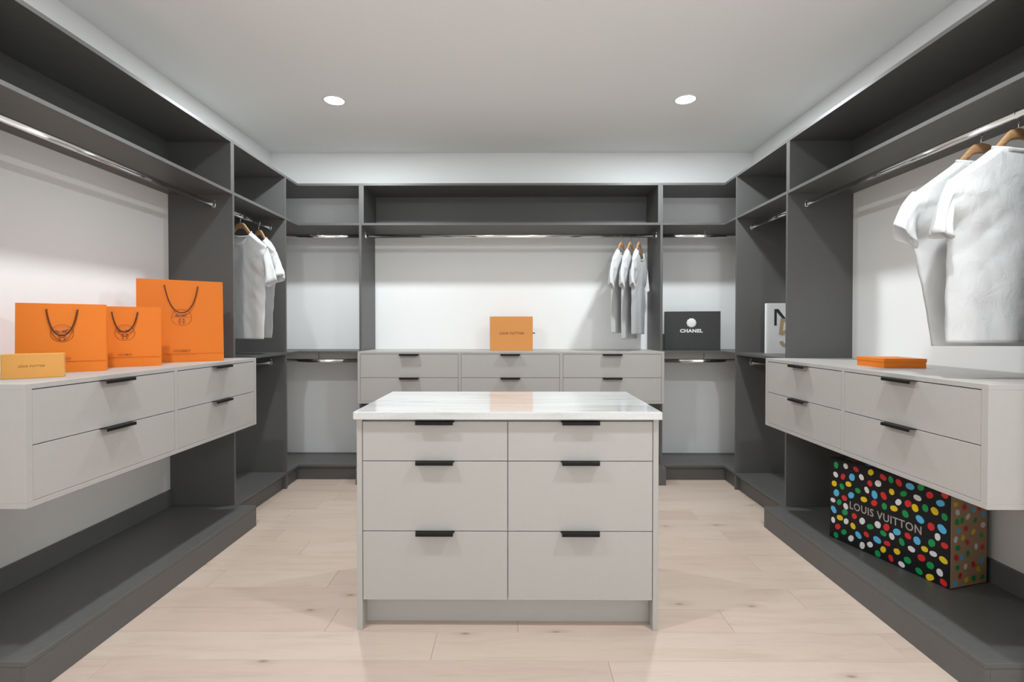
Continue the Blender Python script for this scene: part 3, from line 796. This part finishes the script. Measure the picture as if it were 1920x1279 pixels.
def shirt(loc, rz, label, group, seed=0, tipL=(-0.338, -0.434), cuffL=(-0.262, -0.452), tipR=(0.338, -0.434), cuffR=(0.262, -0.452),
          hem=(-0.25, 0.25), hem_z=-0.835, front=-1, flare=0.0, shoulder=(0.262, 0.262), buttons=False, full=0.030, slv=1.0, amp=1.0, fseed=None):
    """T-shirt in hanger space: x along the hanger, front sheet towards local y*front"""
    t = Thing('white_shirt' if buttons else 'white_tshirt', label, 'shirt' if buttons else 'T-shirt', loc, rz, group)
    rnd = random.Random(seed if fseed is None else fseed)
    ph = [rnd.uniform(0, 6.28) for _ in range(8)]
    NX, NZ = 44, 56
    sL, sR = shoulder
    zsh = -0.243; zpit = -0.425; NECK = 0.098
    def wid(v, z):
        """left and right half extents of the body at height z"""
        out = []
        for hemx, sh in ((hem[0], -sL), (hem[1], sR)):
            pit = math.copysign(abs(sh) * 0.95, sh)
            if z >= zpit:
                k = min(1, (z - zpit) / (zsh - zpit)); x = pit + (sh - pit) * k
            else:
                k = (zpit - z) / (zpit - hem_z); x = pit + (hemx - pit) * (k ** 0.8)
            out.append(x)
        return out
    def ztop(x, is_front):
        ax = abs(x)
        sh = hz(max(ax, NECK)) + 0.006 if ax < 0.2 else (hz(0.2) + 0.006) + (zsh - (hz(0.2) + 0.006)) * min(1, (ax - 0.2) / 0.062)
        if ax < NECK:
            dp = (0.085 if is_front else 0.020)
            sh = hz(NECK) + 0.006 - dp * math.sqrt(max(0, 1 - (ax / NECK) ** 2))
        return sh
    def neck_open(x):
        return math.sqrt(1 - min(1, max(0.0, (abs(x) - NECK * 0.75) / (NECK * 0.25))))
    def folds(x, z, sgn):
        k = max(0.0, min(1.0, (-0.16 - z) / 0.5))
        wx = x + 0.03 * math.sin(5 * z + ph[1])
        f = 0.015 * k * math.sin(19 * wx + ph[0]) + 0.010 * k * math.sin(41 * wx + ph[2] + 1.5 * math.sin(2.3 * z + ph[3]))
        r = math.sin(30 * (abs(x) * 0.8 + z * 0.9) + ph[4])
        f += 0.010 * (1 - abs(r)) * max(0, 1 - abs(z + 0.42) / 0.24) * min(1, abs(x) / 0.10)
        f += 0.014 * noise.noise(Vector((x * 6 + ph[5], z * 3, sgn * 3.0 + (seed if fseed is None else fseed)))) + 0.006 * noise.noise(Vector((x * 22 + z * 9, z * 11 + ph[6], sgn * 5.0)))
        return amp * f * min(1, max(0.06, (-0.13 - z) / 0.15))
    bm = bmesh.new()
    def arm_d(z):
        if z <= zpit or z >= zsh: return 0.0
        return 0.032 * slv * math.sin(math.pi * (z - zpit) / (zsh - zpit))
    grids = {}
    for is_front in (True, False):
        sgn = front if is_front else -front
        g = []
        for j in range(NZ + 1):
            v = j / NZ; row = []
            for i in range(NX + 1):
                u = i / NX * 2 - 1
                # iterate once so that x and z agree
                x = u * 0.25; z = hem_z
                for _ in range(3):
                    zt = ztop(x, is_front); z = hem_z + (zt - hem_z) * v
                    z += flare * (1 - v) * x
                    l, r = wid(v, z); x = (-u) * l if u < 0 else u * r
                fm = max(full, 0.020); dz = max(0.0, zt - z)
                rise = max(min(1, math.sqrt(dz / 0.006)), neck_open(x))          # closed at the shoulder seam, open round the neck
                kk = min(1, max(0.0, dz - 0.06) / 0.2)
                d0 = (fm + (full - fm) * kk) * rise * (1 - abs(u) ** (5 - 2.4 * kk))
                d = d0 + arm_d(z) * abs(u) ** 3
                cy = folds(x, z, 0.0) * 0.8
                y = cy + sgn * (d + folds(x, z, sgn) * 0.35 * (1 - abs(u) ** 4)) - 0.012 * (x / 0.25) ** 2 * (1 if z > -0.3 else 0.4)
                row.append(bm.verts.new((x, y, z)))
            g.append(row)
        for j in range(NZ):
            for i in range(NX):
                f = (g[j][i], g[j][i + 1], g[j + 1][i + 1], g[j + 1][i])
                bm.faces.new(f if sgn < 0 else f[::-1])
        grids[is_front] = g
        # sleeves: from the armhole column to the cuff
        for i, tip, cuff in ((0, tipL, cuffL), (NX, tipR, cuffR)):
            col = [g[j][i] for j in range(NZ + 1) if g[j][i].co.z >= zpit - 0.004]
            n = len(col) - 1; NS = 12
            prev = col
            for q in range(1, NS + 1):
                s_ = q / NS; cur = []
                for m_, vv in enumerate(col):
                    k = m_ / n
                    e = Vector((cuff[0] + (tip[0] - cuff[0]) * k, 0, cuff[1] + (tip[1] - cuff[1]) * k))
                    b0 = vv.co
                    p = Vector((b0.x + (e.x - b0.x) * s_, 0, b0.z + (e.z - b0.z) * s_))
                    p.z += 0.012 * math.sin(math.pi * s_) * k                 # rounded shoulder cap
                    th = (0.034 + 0.006 * s_) * slv * math.sin(math.pi * k)
                    wv = slv * 0.010 * s_ * math.sin(9 * k + ph[1] + 4 * s_) + slv * 0.006 * noise.noise(Vector((p.x * 30, p.z * 22, seed + 0.5)))
                    base_y = b0.y - sgn * arm_d(b0.z)
                    y = base_y * (1 - s_ * 0.4) + wv * s_ + sgn * th - 0.02 * s_ * s_
                    p.y = y if q else b0.y
                    cur.append(bm.verts.new(p))
                for m_ in range(n):
                    f = (prev[m_], cur[m_], cur[m_ + 1], prev[m_ + 1])
                    bm.faces.new(f)
                prev = cur
    bmesh.ops.remove_doubles(bm, verts=bm.verts, dist=0.0008)
    bmesh.ops.recalc_face_normals(bm, faces=bm.faces)
    for f in bm.faces: f.smooth = True
    o = t.lpart('cloth', bm, M['cloth'])
    sm = o.modifiers.new('Solidify', 'SOLIDIFY'); sm.thickness = 0.0016; sm.offset = 0
    # ribbed collar round the neck opening
    neck = []
    for is_front in (True, False):
        top = grids[is_front][NZ]
        pts = [(-NECK + 2 * NECK * k / 14) for k in range(15)]
        seq = []
        for x in pts:
            z = ztop(x, is_front); sgn = front if is_front else -front
            seq.append((x, sgn * (max(full, 0.020) * neck_open(x) + 0.001) - 0.012 * (x / 0.25) ** 2 , z))
        neck.append(seq)
    bm = bmesh.new()
    loop = neck[0] + neck[1][::-1]
    if not buttons:
        rings = []
        for p in loop + [loop[0]]:
            lo = -0.010 * neck_open(p[0])
            rings.append([(p[0], p[1] + oy, p[2] + oz) for oy, oz in ((-0.0018, lo), (0.0018, lo), (0.0026, 0.002), (0.0012, 0.007), (-0.0012, 0.007), (-0.0026, 0.002))])
        loft(bm, rings, cap=False)
    else:
        # turned-down collar: a stand with two leaves
        rings = []
        for p in loop + [loop[0]]:
            ax = abs(p[0]) / NECK
            rings.append([(p[0], p[1], p[2] + 0.0), (p[0] * 1.0, p[1], p[2] + 0.022), (p[0] * 1.06, p[1] * 1.5, p[2] + 0.026), (p[0] * 1.22, p[1] * 2.2 + front * 0.012 * (1 - ax), p[2] - 0.030)])
        loft(bm, rings, closed=False, cap=False)
    t.lpart('collar', bm, M['cloth'])
    # hem stitching band
    return t

ZR = RAIL_Z
xr = XR + RAIL_IN + 0.005
G1 = 'T-shirts on the rail above the flat orange box'
hanger((xr, 2.008, ZR), 0.0, M['hwood'], 'wooden hanger of the T-shirt nearer the charcoal panel, above the orange box', 'wooden hangers on the wide bay rail')
shirt((xr, 2.008, ZR), 0.0, 'white T-shirt above the flat orange box, nearer the charcoal panel', G1, 1, tipL=(-0.366, -0.375), cuffL=(-0.258, -0.466), tipR=(0.276, -0.46), cuffR=(0.20, -0.46), hem=(-0.197, 0.22), hem_z=-0.845, shoulder=(0.275, 0.25), front=1, full=0.034)
hanger((xr, 1.860, ZR), 0.02, M['hwood'], 'wooden hanger of the T-shirt farther from the charcoal panel', 'wooden hangers on the wide bay rail')
shirt((xr, 1.860, ZR), 0.02, 'white T-shirt above the flat orange box, farther from the charcoal panel', G1, 2, tipL=(-0.338, -0.434), cuffL=(-0.258, -0.456), tipR=(0.276, -0.46), cuffR=(0.20, -0.46), hem=(-0.250, 0.25), hem_z=-0.828, shoulder=(0.268, 0.25), front=1, full=0.034)

xl = XL - RAIL_IN + 0.009
G2 = 'T-shirts in the narrow bay beside the tallest orange bag'
a1, a2 = math.radians(-18), math.radians(-33)
hanger((xl, 3.479, ZR), a1, M['hwood'], 'brown wooden hanger of the T-shirt nearer the tallest orange bag', 'brown hangers in the narrow bay')
shirt((xl, 3.479, ZR), a1, 'white T-shirt in the narrow bay, nearer the tallest orange bag', G2, 3, tipR=(0.318, -0.455), cuffR=(0.245, -0.50), tipL=(-0.268, -0.46), cuffL=(-0.19, -0.46), hem=(-0.22, 0.215), hem_z=-0.848, shoulder=(0.235, 0.235))
hanger((xl, 3.729, ZR), a2, M['hwood'], 'brown wooden hanger of the T-shirt nearer the empty corner shelving', 'brown hangers in the narrow bay')
shirt((xl, 3.729, ZR), a2, 'white T-shirt in the narrow bay, nearer the empty corner shelving', G2, 4, tipR=(0.335, -0.40), cuffR=(0.255, -0.46), tipL=(-0.268, -0.46), cuffL=(-0.19, -0.46), hem=(-0.22, 0.17), hem_z=-0.845, shoulder=(0.24, 0.235))

yr = YF + RAIL_IN
G3 = 'shirts hanging above the back drawer cabinet'
for x, a, hzm, sd, which in ((0.893, 58, -0.815, 5, 'nearest the apricot box'), (0.968, 60, -0.865, 6, 'the middle one of three'), (1.041, 62, -0.825, 7, 'nearest the black gift box')):
    ra = math.radians(a)
    hanger((x, yr, ZR), ra, M['hwood'], 'brown wooden hanger over the back drawer cabinet, ' + which, 'brown hangers over the back cabinet')
    shirt((x, yr, ZR), ra, 'white T-shirt hanging above the back drawer cabinet, ' + which, G3, sd, tipL=(-0.330, -0.42), cuffL=(-0.235, -0.47), tipR=(0.235, -0.44), cuffR=(0.18, -0.46),
          hem=(-0.245, 0.215), hem_z=hzm, shoulder=(0.245, 0.215), full=0.014, slv=0.5, amp=0.5, fseed=5)
